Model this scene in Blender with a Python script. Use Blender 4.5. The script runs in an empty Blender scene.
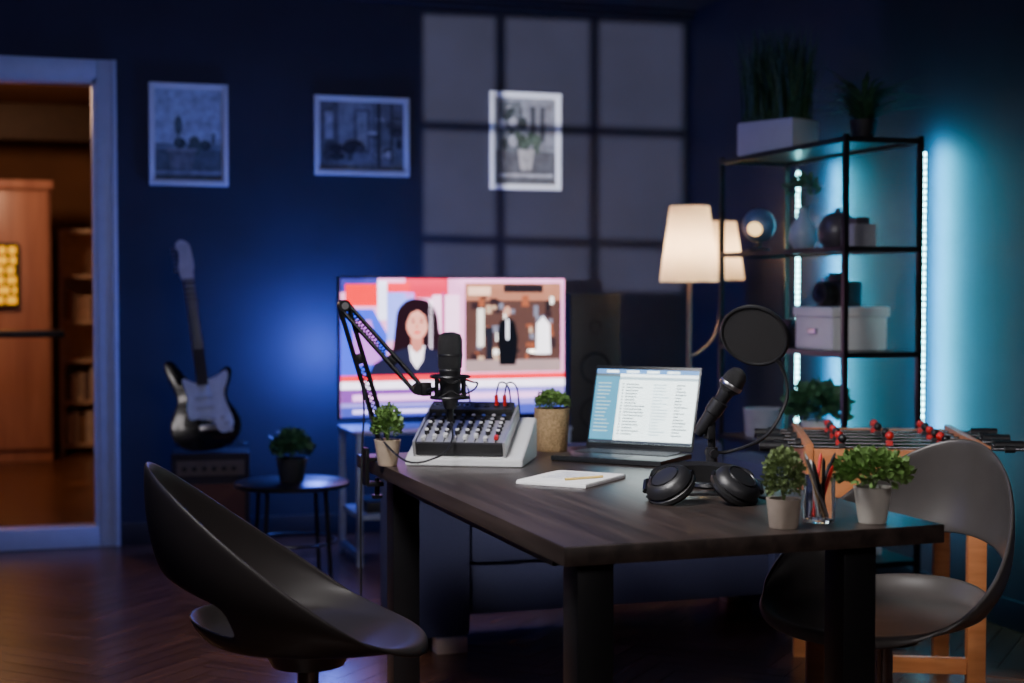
import bpy, bmesh, math, random
from mathutils import Vector, Matrix, Euler
random.seed(7)
R = math.radians
scene = bpy.context.scene

# ------------------------------------------------------------------ materials
def M(name, rgb, rough=.5, metal=0, var=.12, scale=18, bump=0, es=0, ec=None, trans=0, coat=0, spec=.5):
    m = bpy.data.materials.new(name); m.use_nodes = True
    nt = m.node_tree; b = nt.nodes['Principled BSDF']
    b.inputs['Roughness'].default_value = rough
    b.inputs['Metallic'].default_value = metal
    b.inputs['Specular IOR Level'].default_value = spec
    if trans: b.inputs['Transmission Weight'].default_value = trans
    if coat: b.inputs['Coat Weight'].default_value = coat
    tc = nt.nodes.new('ShaderNodeTexCoord'); n = nt.nodes.new('ShaderNodeTexNoise')
    n.inputs['Scale'].default_value = scale; n.inputs['Detail'].default_value = 3
    nt.links.new(tc.outputs['Object'], n.inputs['Vector'])
    r = nt.nodes.new('ShaderNodeValToRGB')
    r.color_ramp.elements[0].position = .3; r.color_ramp.elements[1].position = .7
    r.color_ramp.elements[0].color = tuple(max(0, c*(1-var)) for c in rgb)+(1,)
    r.color_ramp.elements[1].color = tuple(min(1, c*(1+var)) for c in rgb)+(1,)
    nt.links.new(n.outputs['Fac'], r.inputs['Fac'])
    nt.links.new(r.outputs['Color'], b.inputs['Base Color'])
    if es:
        if ec: b.inputs['Emission Color'].default_value = tuple(ec)+(1,)
        else: nt.links.new(r.outputs['Color'], b.inputs['Emission Color'])
        b.inputs['Emission Strength'].default_value = es
    if bump:
        bp = nt.nodes.new('ShaderNodeBump'); bp.inputs['Strength'].default_value = bump
        bp.inputs['Distance'].default_value = .005
        nt.links.new(n.outputs['Fac'], bp.inputs['Height']); nt.links.new(bp.outputs['Normal'], b.inputs['Normal'])
    return m

def wood(name, c1, c2, rough=.4, stretch=(30, 2, 30), island=False):
    m = bpy.data.materials.new(name); m.use_nodes = True
    nt = m.node_tree; b = nt.nodes['Principled BSDF']; L = nt.links
    tc = nt.nodes.new('ShaderNodeTexCoord'); mp = nt.nodes.new('ShaderNodeMapping')
    mp.inputs['Scale'].default_value = stretch
    L.new(tc.outputs['UV' if island else 'Object'], mp.inputs['Vector'])
    n = nt.nodes.new('ShaderNodeTexNoise'); n.inputs['Scale'].default_value = 1.0
    n.inputs['Detail'].default_value = 6; n.inputs['Distortion'].default_value = .6
    L.new(mp.outputs['Vector'], n.inputs['Vector'])
    r = nt.nodes.new('ShaderNodeValToRGB')
    r.color_ramp.elements[0].position = .35; r.color_ramp.elements[1].position = .68
    r.color_ramp.elements[0].color = c1+(1,); r.color_ramp.elements[1].color = c2+(1,)
    L.new(n.outputs['Fac'], r.inputs['Fac'])
    out = r.outputs['Color']
    if island:
        g = nt.nodes.new('ShaderNodeNewGeometry'); hs = nt.nodes.new('ShaderNodeHueSaturation')
        mr = nt.nodes.new('ShaderNodeMapRange'); mr.inputs['To Min'].default_value = .75; mr.inputs['To Max'].default_value = 1.25
        L.new(g.outputs['Random Per Island'], mr.inputs['Value']); L.new(mr.outputs['Result'], hs.inputs['Value'])
        L.new(out, hs.inputs['Color']); out = hs.outputs['Color']
    L.new(out, b.inputs['Base Color'])
    b.inputs['Roughness'].default_value = rough
    bp = nt.nodes.new('ShaderNodeBump'); bp.inputs['Strength'].default_value = .15; bp.inputs['Distance'].default_value = .003
    L.new(n.outputs['Fac'], bp.inputs['Height']); L.new(bp.outputs['Normal'], b.inputs['Normal'])
    return m

def E(name, rgb, s): return M(name, rgb, rough=.4, var=.05, es=s)

wallm = M('wall_navy_paint', (.022, .022, .043), .65, var=.15, scale=3, bump=.05)
ceilm = M('ceiling_paint', (.03, .03, .045), .8)
whitetrim = M('white_trim_paint', (.62, .66, .74), .4, var=.04)
basem = M('baseboard_dark', (.02, .022, .038), .4)
tablew = wood('dark_table_wood', (.022, .016, .014), (.052, .037, .032), .36, (28, 1.6, 28))
parquet = wood('parquet_oak', (.080, .032, .016), (.185, .080, .042), .27, (2.2, 34, 1), island=True)
groove = M('parquet_groove', (.02, .012, .008), .8)
black = M('black_metal', (.010, .010, .012), .35, metal=.3)
blackp = M('black_plastic', (.012, .012, .014), .42)
blackm = M('black_matte', (.008, .008, .009), .8)
softblack = M('black_leatherette', (.010, .010, .011), .45, bump=.2, scale=120)
chairm = M('chair_shell_black', (.016, .013, .013), .48, var=.06, spec=.35)
chairg = M('chair_shell_grey', (.066, .059, .057), .32, var=.06)
chairleg = M('chair_steel', (.25, .25, .27), .25, metal=1)
steel = M('steel', (.5, .5, .52), .28, metal=1)
white = M('white_plastic', (.62, .63, .64), .35, var=.03)
paper = M('white_paper', (.80, .81, .82), .8, var=.02)
cream = M('cream_pot', (.46, .36, .26), .7, bump=.15)
taupe = M('taupe_pot', (.34, .28, .23), .7, bump=.15)
potwhite = M('pale_stone_pot', (.50, .47, .42), .6, var=.08)
jute = M('jute_weave', (.42, .28, .14), .9, bump=.9, scale=160, var=.35)
soil = M('soil', (.02, .013, .008), .95)
leafg = M('leaf_green', (.13, .24, .06), .5, var=.5, scale=60)
leafd = M('leaf_dark_green', (.045, .13, .06), .5, var=.5, scale=60)
leafc = M('leaf_cactus', (.14, .20, .07), .6, var=.5, scale=90)
orange = wood('orange_beech', (.50, .17, .055), (.66, .26, .10), .4, (4, 30, 30))
green = M('field_green', (.03, .2, .06), .6)
red = M('red_plastic', (.6, .02, .02), .35)
blue = M('blue_plastic', (.03, .05, .2), .35)
sofam = M('sofa_blue_fabric', (.055, .062, .14), .9, bump=.5, scale=200)
beech = M('beech_foot', (.80, .62, .45), .5)
glass = M('clear_glass', (.9, .93, .95), .03, trans=1, var=.01)
silver = M('silver_panel', (.45, .45, .46), .35, metal=.6)
dkpanel = M('mixer_black_panel', (.02, .02, .022), .45)
standw = M('tv_stand_paint', (.30, .32, .40), .45)

# ------------------------------------------------------------------ mesh builder
def cat(pts, n=8, closed=False):
    P = [Vector(p) for p in pts]; out = []; N = len(P)
    rng = range(N) if closed else range(N-1)
    for i in rng:
        if closed: a, b, c, d = P[i-1], P[i], P[(i+1) % N], P[(i+2) % N]
        else: a, b, c, d = P[max(i-1, 0)], P[i], P[i+1], P[min(i+2, N-1)]
        for k in range(n):
            t = k/n
            out.append(.5*((2*b)+(c-a)*t+(2*a-5*b+4*c-d)*t*t+(-a+3*b-3*c+d)*t**3))
    if not closed: out.append(P[-1])
    return out

def align(p0, p1):
    d = Vector(p1)-Vector(p0)
    return Matrix.Translation(Vector(p0)) @ d.to_track_quat('Z', 'Y').to_matrix().to_4x4()

class B:
    def __init__(s, name): s.name = name; s.bm = bmesh.new(); s.mats = []
    def mi(s, m):
        if m not in s.mats: s.mats.append(m)
        return s.mats.index(m)
    def add(s, t, mat, X=None):
        if X is not None: bmesh.ops.transform(t, matrix=X, verts=t.verts)
        i = s.mi(mat); vm = {}
        for v in t.verts: vm[v] = s.bm.verts.new(v.co)
        for f in t.faces:
            try:
                nf = s.bm.faces.new([vm[v] for v in f.verts]); nf.material_index = i
            except ValueError: pass
        t.free()
    def box(s, c, d, mat, rot=(0, 0, 0), bev=0, X=None, seg=2):
        t = bmesh.new(); bmesh.ops.create_cube(t, size=1)
        bmesh.ops.scale(t, vec=d, verts=t.verts)
        if bev: bmesh.ops.bevel(t, geom=t.edges[:], offset=bev, segments=seg, profile=.6, affect='EDGES')
        m = Matrix.Translation(c) @ Euler(rot).to_matrix().to_4x4()
        s.add(t, mat, (X @ m) if X is not None else m)
    def cyl(s, p0, p1, r0, mat, r1=None, seg=20, X=None, caps=True):
        r1 = r0 if r1 is None else r1; L = (Vector(p1)-Vector(p0)).length
        t = bmesh.new(); bmesh.ops.create_cone(t, cap_ends=caps, segments=seg, radius1=r0, radius2=r1, depth=L)
        m = align(p0, p1) @ Matrix.Translation((0, 0, L/2))
        s.add(t, mat, (X @ m) if X is not None else m)
    def lathe(s, prof, mat, X=None, seg=32):
        t = bmesh.new(); rings = []
        for r, z in prof:
            if r < 1e-6: rings.append([t.verts.new((0, 0, z))])
            else: rings.append([t.verts.new((r*math.cos(2*math.pi*k/seg), r*math.sin(2*math.pi*k/seg), z)) for k in range(seg)])
        for a, b in zip(rings[:-1], rings[1:]):
            for k in range(seg):
                k2 = (k+1) % seg
                if len(a) == 1 and len(b) == 1: continue
                if len(a) == 1: t.faces.new([a[0], b[k], b[k2]])
                elif len(b) == 1: t.faces.new([a[k], a[k2], b[0]])
                else: t.faces.new([a[k], a[k2], b[k2], b[k]])
        bmesh.ops.recalc_face_normals(t, faces=t.faces)
        s.add(t, mat, X)
    def sph(s, c, r, mat, rot=(0, 0, 0), u=20, v=12, X=None):
        t = bmesh.new(); bmesh.ops.create_uvsphere(t, u_segments=u, v_segments=v, radius=1)
        if not hasattr(r, '__len__'): r = (r, r, r)
        m = Matrix.Translation(c) @ Euler(rot).to_matrix().to_4x4() @ Matrix.Diagonal((r[0], r[1], r[2], 1))
        s.add(t, mat, (X @ m) if X is not None else m)
    def tube(s, pts, r, mat, seg=8, n=6, smooth=True, X=None, closed=False):
        P = cat(pts, n, closed) if smooth else [Vector(p) for p in pts]
        t = bmesh.new(); rings = []; N = len(P)
        up = Vector((0, 0, 1))
        T0 = (P[1]-P[0]).normalized()
        if abs(T0.dot(up)) > .95: up = Vector((1, 0, 0))
        nrm = (up-T0*up.dot(T0)).normalized()
        for i, p in enumerate(P):
            if closed: T = (P[(i+1) % N]-P[i-1]).normalized()
            else: T = (P[min(i+1, N-1)]-P[max(i-1, 0)]).normalized()
            nrm = (nrm-T*nrm.dot(T)).normalized(); bi = T.cross(nrm)
            rings.append([t.verts.new(p+r*(math.cos(2*math.pi*k/seg)*nrm+math.sin(2*math.pi*k/seg)*bi)) for k in range(seg)])
        pr = list(zip(rings[:-1], rings[1:]))
        if closed: pr.append((rings[-1], rings[0]))
        for a, b in pr:
            for k in range(seg): t.faces.new([a[k], a[(k+1) % seg], b[(k+1) % seg], b[k]])
        if not closed: t.faces.new(rings[0][::-1]); t.faces.new(rings[-1])
        bmesh.ops.recalc_face_normals(t, faces=t.faces)
        s.add(t, mat, X)
    def poly(s, pts, mat, X=None):
        t = bmesh.new(); t.faces.new([t.verts.new(p) for p in pts]); s.add(t, mat, X)
    def slab(s, pts2, th, mat, X=None, bev=0):   # xz outline extruded along y
        t = bmesh.new(); f = t.faces.new([t.verts.new((p[0], 0, p[1])) for p in pts2])
        ex = bmesh.ops.extrude_face_region(t, geom=[f])
        bmesh.ops.translate(t, vec=(0, th, 0), verts=[v for v in ex['geom'] if isinstance(v, bmesh.types.BMVert)])
        bmesh.ops.recalc_face_normals(t, faces=t.faces)
        if bev:
            ed = [e for e in t.edges if abs(e.verts[0].co.y-e.verts[1].co.y) < 1e-6]
            bmesh.ops.bevel(t, geom=ed, offset=bev, segments=2, profile=.6, affect='EDGES')
        s.add(t, mat, X)
    def done(s, loc=(0, 0, 0), rot=(0, 0, 0), smooth=True, scale=1):
        me = bpy.data.meshes.new(s.name)
        s.bm.to_mesh(me); s.bm.free()
        for m in s.mats: me.materials.append(m)
        if smooth:
            me.polygons.foreach_set('use_smooth', [True]*len(me.polygons)); me.set_sharp_from_angle(angle=R(38))
        o = bpy.data.objects.new(s.name, me); scene.collection.objects.link(o)
        o.location = loc; o.rotation_euler = rot; o.scale = (scale,)*3
        return o

def simplebox(name, lo, hi, mat):
    b = B(name); c = [(a+d)/2 for a, d in zip(lo, hi)]; d = [abs(d-a) for a, d in zip(lo, hi)]
    b.box(c, d, mat); return b.done(smooth=False)

# ------------------------------------------------------------------ room shell
XL, XR, YF, YB, ZC = -3.0, 3.45, -3.2, 7.6, 2.78
DX0, DX1, DZ = -.65, .30, 2.28
b = B('wall_back')
def bx(b, lo, hi, mat, **k): b.box([(p+q)/2 for p, q in zip(lo, hi)], [abs(q-p) for p, q in zip(lo, hi)], mat, **k)
bx(b, (XL-.1, YB, 0), (DX0, YB+.12, ZC), wallm); bx(b, (DX1, YB, 0), (XR+.1, YB+.12, ZC), wallm)
bx(b, (DX0, YB, DZ), (DX1, YB+.12, ZC), wallm); b.done(smooth=False)
simplebox('wall_right', (XR, YF, 0), (XR+.1, YB, ZC), wallm)
simplebox('wall_front', (XL-.1, YF-.1, 0), (XR+.1, YF, ZC), wallm)
simplebox('ceiling', (XL-.1, YF-.1, ZC), (XR+.1, YB+.12, ZC+.1), ceilm)
b = B('trim_1'); bx(b, (XL, YB-.05, ZC-.05), (XR, YB, ZC), wallm, bev=.012); bx(b, (XL, YB-.09, ZC-.02), (XR, YB-.05, ZC), wallm); b.done()
b = B('baseboard_back'); bx(b, (DX1+.1, YB-.018, 0), (XR, YB, .11), basem, bev=.004); b.done()
b = B('baseboard_right'); bx(b, (XR-.018, YF, 0), (XR, YB-.018, .11), basem, bev=.004); b.done()
# left wall with window: street light outside throws the pane pattern on the back wall
LP = Vector((-34.5, -52.4, 2.05))
def win(x, z):
    s = (XL-LP.x)/(x-LP.x); return (LP.y+s*(YB-LP.y), LP.z+s*(z-LP.z))
zc = lambda z: win(2.7, z)[1]
WY1, WY0 = win(1.92, 2)[0], win(3.445, 2)[0]; WZ0, WZ1 = zc(1.26), zc(2.70)
b = B('wall_left')
bx(b, (XL-.03, YF-.1, 0), (XL, WY0, ZC), wallm); bx(b, (XL-.03, WY1, 0), (XL, YB+.1, ZC), wallm)
bx(b, (XL-.03, WY0, 0), (XL, WY1, WZ0), wallm); bx(b, (XL-.03, WY0, WZ1), (XL, WY1, ZC), wallm); b.done(smooth=False)
b = B('window_1')
for px in (2.385, 2.915):
    y = win(px, 2)[0]; bx(b, (XL-.03, y-.022, WZ0), (XL-.01, y+.022, WZ1), whitetrim)
for pz in (2.115, 1.515): bx(b, (XL-.03, WY0, zc(pz)-.02), (XL-.01, WY1, zc(pz)+.02), whitetrim)
for y0, y1, z0, z1 in ((WY0-.07, WY0, WZ0-.07, WZ1+.07), (WY1, WY1+.07, WZ0-.07, WZ1+.07), (WY0, WY1, WZ0-.07, WZ0), (WY0, WY1, WZ1, WZ1+.07)):
    bx(b, (XL, y0, z0), (XL+.02, y1, z1), whitetrim)
b.done()
# parquet floor
def herring(name, x0, x1, y0, y1, W=.085, n=6, ang=45):
    L = W*n; bm = bmesh.new(); uv = bm.loops.layers.uv.new('UVMap'); g = .0010
    rot = Matrix.Rotation(R(ang), 4, 'Z'); cx, cy = (x0+x1)/2, (y0+y1)/2
    rad = math.hypot(x1-x0, y1-y0)/2+L
    def quad(ax, ay, bx_, by, vert):
        c = rot @ Vector(((ax+bx_)/2, (ay+by)/2, 0))
        if not (x0-L < c.x+cx < x1+L and y0-L < c.y+cy < y1+L): return
        vs = []
        for x, y in ((ax+g, ay+g), (bx_-g, ay+g), (bx_-g, by-g), (ax+g, by-g)):
            p = rot @ Vector((x, y, 0)); vs.append(bm.verts.new((p.x+cx, p.y+cy, 0)))
        f = bm.faces.new(vs); o1, o2 = random.random()*20, random.random()*20
        co = ((0, 0), (bx_-ax, 0), (bx_-ax, by-ay), (0, by-ay))
        for lp, (a, c_) in zip(f.loops, co):
            if vert: a, c_ = c_, a
            lp[uv].uv = (a+o1, c_+o2)
    K = int(rad/W)+2; J = int(rad/(2*L))+3
    for kk in range(-K, K):
        for j in range(-J-K//n, J+K//n):
            ox = kk*W+j*2*L; oy = kk*W
            if abs(ox) > rad+2*L: continue
            quad(ox, oy, ox+L, oy+W, False)
            quad(ox+L, oy+W-L, ox+L+W, oy+W, True)
    for co, no in (((x0, 0, 0), (-1, 0, 0)), ((x1, 0, 0), (1, 0, 0)), ((0, y0, 0), (0, -1, 0)), ((0, y1, 0), (0, 1, 0))):
        bmesh.ops.bisect_plane(bm, geom=bm.verts[:]+bm.edges[:]+bm.faces[:], plane_co=co, plane_no=no, clear_outer=True)
    for f in bm.faces:
        if f.normal.z < 0: f.normal_flip()
    nf = [bm.verts.new(v) for v in ((x0, y0, -.0015), (x1, y0, -.0015), (x1, y1, -.0015), (x0, y1, -.0015))]
    f = bm.faces.new(nf); f.material_index = 1
    me = bpy.data.meshes.new(name); bm.to_mesh(me); bm.free()
    me.materials.append(parquet); me.materials.append(groove)
    o = bpy.data.objects.new(name, me); scene.collection.objects.link(o); return o
herring('floor', XL-.03, XR, YF-.05, 13)

# door casing
b = B('door_1')
bx(b, (DX1, YB-.025, 0), (DX1+.095, YB, DZ+.095), whitetrim, bev=.006)
bx(b, (DX0-.095, YB-.025, 0), (DX0, YB, DZ+.095), whitetrim, bev=.006)
bx(b, (DX0, YB-.025, DZ), (DX1, YB, DZ+.095), whitetrim, bev=.006)
bx(b, (DX0, YB-.025, 0), (DX1, YB+.12, .10), whitetrim, bev=.006)
bx(b, (DX1+.07, YB-.036, 0), (DX1+.095, YB-.02, DZ+.095), whitetrim, bev=.004)
bx(b, (DX1-.02, YB-.02, 0), (DX1, YB+.13, DZ), whitetrim)
bx(b, (DX0, YB-.02, 0), (DX0+.02, YB+.13, DZ), whitetrim)
bx(b, (DX0, YB-.02, DZ-.02), (DX1, YB+.13, DZ), whitetrim)
b.done()
# adjoining room
warmwall = M('hall_wall_paint', (.20, .09, .04), .8, var=.2, scale=2)
wardm = wood('wardrobe_wood', (.46, .20, .14), (.60, .29, .20), .35, (12, 12, 1.2))
simplebox('wall_hall_back', (-2.2, 13.0, 0), (1.6, 13.1, ZC), warmwall)
simplebox('wall_hall_left', (-2.2, YB+.12, 0), (-2.1, 13, ZC), warmwall)
simplebox('wall_hall_right', (1.5, YB+.12, 0), (1.6, 13, ZC), warmwall)
simplebox('ceiling_hall', (-2.2, YB+.12, 2.7), (1.6, 13.1, 2.8), warmwall)
b = B('ceiling_beam'); bx(b, (-2.1, 12.2, 2.42), (1.5, 12.4, 2.70), M('beam_brown', (.06, .03, .015), .6), bev=.01); b.done()
b = B('wardrobe')
bx(b, (-.90, 11.5, 0), (.125, 12.1, 2.03), wardm, bev=.01)
bx(b, (-.88, 11.475, .1), (-.40, 11.5, 1.98), wardm, bev=.006); bx(b, (-.38, 11.475, .1), (.105, 11.5, 1.98), wardm, bev=.006)
bx(b, (-.92, 11.46, 1.99), (.145, 12.1, 2.06), wardm, bev=.01)
b.done()
b = B('neon_sign'); ylw = E('sign_yellow', (.9, .42, .0), 1.3); dky = M('sign_back', (.03, .02, .005), .5)
bx(b, (-.52, 11.425, 1.14), (-.10, 11.455, 1.60), dky)
for r_ in range(6):
    x = -.5
    while x < -.14:
        w = random.uniform(.04, .10); bx(b, (x, 11.42, 1.16+r_*.072), (min(x+w, -.115), 11.426, 1.215+r_*.072), ylw); x += w+.018
b.done()
b = B('bookcase'); lt = M('bookcase_birch', (.66, .48, .36), .5)
bx(b, (.19, 12.0, 0), (.22, 12.35, 1.72), lt); bx(b, (.95, 12.0, 0), (.98, 12.35, 1.72), lt); bx(b, (.19, 12.33, 0), (.98, 12.35, 1.72), lt)
for z in (.05, .38, .70, 1.0, 1.35, 1.70): bx(b, (.22, 12.0, z), (.95, 12.33, z+.03), lt)
bkc = [M('book_%d' % i, c, .6) for i, c in enumerate([(.6, .4, .3), (.35, .2, .12), (.7, .6, .5), (.2, .14, .14)])]
for z in (.08, .41, 1.03):
    x = .24
    while x < .8:
        w = random.uniform(.03, .06); bx(b, (x, 12.04, z), (x+w, 12.25, z+random.uniform(.16, .25)), random.choice(bkc)); x += w+.002
b.done()
b = B('bar_table'); bx(b, (-1.0, 8.5, 1.0), (.16, 8.85, 1.035), black, bev=.008)
for x in (-.9, -.24): b.box((x, 8.67, .5), (.045, .045, 1.0), black); b.box((x, 8.67, .015), (.05, .34, .03), black)
b.done()

# ------------------------------------------------------------------ main table
TX, TY, TR = .985, 2.75, R(1.3); TW, TL = .875, 1.78
b = B('wooden_table')
b.box((TW/2, TL/2, .73), (TW, TL, .04), tablew, bev=.003)
for x0, y0 in ((.045, .045), (.045, TL-.27), (TW-.22, .045), (TW-.22, TL-.27)):
    b.box((x0+.04, y0+.04, .355), (.08, .08, .71), black, bev=.004)
b.box((.085, TL/2, .69), (.05, TL-.45, .04), black); b.box((TW-.18, TL/2, .69), (.05, TL-.45, .04), black)
b.done((TX, TY, 0), (0, 0, TR))
TT = .7505

# ------------------------------------------------------------------ chairs
def chair(loc, rz, mat, nm='shell_chair'):
    bm = bmesh.new(); NP, SS = 40, 8
    seatr = [.18, .4, .62, .82, .95]
    def pt(phi, r, s):
        c = math.cos(phi); sn = math.sin(phi)
        hb = max(0, (1+c)/2)
        h = .40*hb**1.75
        a = .25; bb = .25
        fl = .06*s+.02*math.sin(s*math.pi)
        x = -c*(a*r+fl*(.4+1.5*hb)); y = sn*(bb*r+fl*.9)
        y *= 1-.10*max(0, c)*s
        z = .435+.03*r**3+h*s
        if s > 0: z += .012*(1-hb)*math.sin(s*3.14)-.02*(1-hb)*s
        if c < 0: z -= .025*(r**4)*(-c)
        return (x, y, z)
    cen = bm.verts.new((0, 0, .432)); rings = []
    for r in seatr: rings.append([bm.verts.new(pt(2*math.pi*k/NP, r, 0)) for k in range(NP)])
    for j in range(1, SS+1):
        s = j/SS; rings.append([bm.verts.new(pt(2*math.pi*k/NP, .95+.05*min(1, s*3), s)) for k in range(NP)])
    for k in range(NP): bm.faces.new([cen, rings[0][(k+1) % NP], rings[0][k]])
    base = len(seatr)-1
    for i, (a, c) in enumerate(zip(rings[:-1], rings[1:])):
        for k in range(NP):
            kk = k if k < NP/2 else k-NP
            if i-base in (1, 2) and -6 <= kk <= 5: continue
            bm.faces.new([a[k], a[(k+1) % NP], c[(k+1) % NP], c[k]])
    bmesh.ops.recalc_face_normals(bm, faces=bm.faces)
    me = bpy.data.meshes.new('shell'); bm.to_mesh(me); bm.free(); me.materials.append(mat)
    me.polygons.foreach_set('use_smooth', [True]*len(me.polygons))
    sh = bpy.data.objects.new('shell', me); scene.collection.objects.link(sh)
    so = sh.modifiers.new('s', 'SOLIDIFY'); so.thickness = .012; so.offset = 0
    su = sh.modifiers.new('u', 'SUBSURF'); su.levels = 2; su.render_levels = 2
    e = bpy.data.objects.new(nm, None); scene.collection.objects.link(e)
    e.location = loc; e.rotation_euler = (0, 0, rz)
    b = B('base')
    b.cyl((0, 0, .10), (0, 0, .40), .025, chairleg); b.cyl((0, 0, .385), (0, 0, .43), .085, blackp, r1=.11)
    b.cyl((0, 0, .06), (0, 0, .12), .04, blackp)
    for i in range(4):
        a = R(45+90*i); b.tube([(0.02*math.cos(a), .02*math.sin(a), .09), (.15*math.cos(a), .15*math.sin(a), .07), (.29*math.cos(a), .29*math.sin(a), .018)], .016, chairleg, smooth=True)
        b.cyl((.29*math.cos(a), .29*math.sin(a), 0), (.29*math.cos(a), .29*math.sin(a), .02), .02, blackp)
    o = b.done(); o.parent = e; sh.parent = e
chair((.60, 3.44, 0), R(-9), chairm)
chair((2.00, 3.24, 0), R(180+24), chairg)

# ------------------------------------------------------------------ foliage
def foliage(b, c, rx, rz, n, size, mat, low=-.3):
    t = bmesh.new()
    for i in range(n):
        while True:
            d = Vector((random.gauss(0, 1), random.gauss(0, 1), random.gauss(0, 1))).normalized()
            if d.z > low: break
        q = random.uniform(.45, 1.0); p = Vector(c)+Vector((d.x*rx*q, d.y*rx*q, d.z*rz*q))
        o = (d+Vector((random.uniform(-.7, .7), random.uniform(-.7, .7), random.uniform(-.3, .8)))).normalized()
        side = o.cross(Vector((random.random(), random.random(), random.random()))).normalized(); nn = o.cross(side)
        s = size*random.uniform(.6, 1.3)
        a = t.verts.new(p); e = t.verts.new(p+o*s); l = t.verts.new(p+o*s*.5+side*s*.36+nn*s*.12); r = t.verts.new(p+o*s*.5-side*s*.36+nn*s*.12)
        t.faces.new([a, l, e]); t.faces.new([a, e, r])
    b.add(t, mat)
def stems(b, c, r, h, n, mat):
    for i in range(n):
        a = random.random()*6.28; q = random.random()
        b.tube([c, (c[0]+.4*r*q*math.cos(a), c[1]+.4*r*q*math.sin(a), c[2]+h*.5), (c[0]+r*q*math.cos(a), c[1]+r*q*math.sin(a), c[2]+h)], .0012, mat, seg=4, n=3)
def pot(b, r0, r1, h, mat, rim=.004):
    b.lathe([(0, 0), (r0*.95, 0), (r0, .003), (r1, h-.006), (r1+rim*.3, h), (r1-rim, h), (r1-rim, h-.012), (0, h-.014)], mat)
    b.lathe([(r1-rim-.001, h-.0115), (0, h-.008)], soil)
def potted(name, loc, r0, r1, h, mat, fr, fz, n, ls, lm, fzc=None, low=-.3):
    b = B(name); pot(b, r0, r1, h, mat)
    cz = h+fz*.55 if fzc is None else fzc
    stems(b, (0, 0, h-.012), fr*.6, fz, 14, lm)
    foliage(b, (0, 0, cz), fr, fz, n, ls, lm, low)
    return b.done(loc)
potted('potted_plant', (.965, 4.20, TT), .028, .038, .075, cream, .040, .062, 700, .014, leafg)
potted('potted_plant', (1.545, 4.43, TT), .048, .056, .135, jute, .052, .042, 900, .012, leafg, fzc=.147, low=-.1)
potted('potted_cactus', (1.508, 2.835, TT), .030, .036, .062, taupe, .042, .058, 1300, .010, leafc, fzc=.112, low=-.7)
potted('potted_plant', (1.725, 2.84, TT), .030, .040, .078, potwhite, .080, .045, 900, .018, leafg, fzc=.110, low=-.4)

# ------------------------------------------------------------------ pencil cup
b = B('pencil_cup')
b.lathe([(0, 0), (.033, 0), (.034, .004), (.034, .10), (.031, .10), (.031, .008), (0, .008)], glass)
pc = [blackp, red, white, M('pencil_brown', (.3, .18, .08), .5), steel, blackp, blackp, red, blackp]
for i in range(9):
    a = i*.7+.3; p0 = Vector((.018*math.cos(a+2.4), .018*math.sin(a+2.4), .012)); p1 = Vector((.030*math.cos(a), .030*math.sin(a), .115+.025*random.random()))
    b.cyl(p0, p1, .0040, pc[i], seg=10); b.cyl(p1, p1+(p1-p0).normalized()*.012, .0040, pc[i], r1=.0012, seg=10)
b.done((1.622, 2.887, TT))

# ------------------------------------------------------------------ notebook
b = B('notepad'); b.box((0, 0, .004), (.20, .25, .008), paper, bev=.001); b.box((0, 0, .0092), (.197, .247, .002), paper)
ink = M('ink_blue', (.1, .15, .35), .8)
for i in range(7): b.box((-.02+.01*(i % 2), .08-.02*i, .0105), (.10, .0015, .0003), ink)
b.cyl((.02, -.08, .0139), (.08, .02, .0139), .0035, M('pen_gold', (.7, .5, .15), .3), seg=10)
b.done((1.35, 3.71, TT), (0, 0, R(-46)))

# ------------------------------------------------------------------ laptop
b = B('laptop'); w, d = .352, .24
lapm = M('laptop_dark', (.02, .022, .026), .35, metal=.4); keym = M('laptop_keys', (.05, .05, .06), .5)
b.box((0, -d/2, .009), (w, d, .016), lapm, bev=.004); b.box((0, -.075, .0172), (w*.86, .105, .001), blackm)
for r_ in range(5):
    for c_ in range(15): b.box((-.14+c_*.02, -.032-r_*.0205, .0186), (.016, .016, .0025), keym)
b.box((0, -.185, .0174), (.10, .065, .001), keym)
TM = Matrix.Translation((0, .0, .017)) @ Matrix.Rotation(R(-17), 4, 'X')
b.box((0, .004, .133), (w, .007, .262), lapm, bev=.003, X=TM); b.cyl((-.14, 0, .014), (.14, 0, .014), .008, lapm)
sw, sh = .338, .232; sx0, sz0 = -sw/2, .020
def sc(x0, z0, x1, z1, mat, lay=1):
    y = -.0002-.0003*lay
    b.poly([(sx0+x0*sw, y, sz0+z0*sh), (sx0+x1*sw, y, sz0+z0*sh), (sx0+x1*sw, y, sz0+z1*sh), (sx0+x0*sw, y, sz0+z1*sh)], mat, X=TM)
ewh = E('ui_white', (.74, .88, .88), 2.6); ebl = E('ui_teal', (.04, .22, .34), 1.6); egr = E('ui_grey', (.36, .50, .56), 1.5); edk = E('ui_text', (.08, .12, .15), 1.0); eto = E('ui_topbar', (.07, .22, .50), 1.7)
sc(0, 0, 1, 1, ewh, 0); sc(0, .94, 1, 1, eto); sc(0, 0, .24, .94, ebl); sc(.24, .86, 1, .90, egr)
sc(.0, .0, 1, .04, M('ui_taskbar', (.03, .05, .08), .4), 2)
for i in range(14): sc(.03, .80-i*.05, .03+random.uniform(.08, .17), .812-i*.05, egr, 2)
for i in range(17):
    z = .79-i*.042
    sc(.27, z, .29, z+.016, edk, 2); sc(.31, z, .31+random.uniform(.1, .22), z+.015, edk, 2)
    sc(.58, z, .58+random.uniform(.08, .16), z+.015, egr, 2); sc(.80, z, .80+random.uniform(.05, .14), z+.015, edk, 2)
sc(.0, .90, .24, .94, edk, 2)
for i in range(4): sc(.1+i*.2, .955, .22+i*.2, .985, ewh, 2)
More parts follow.
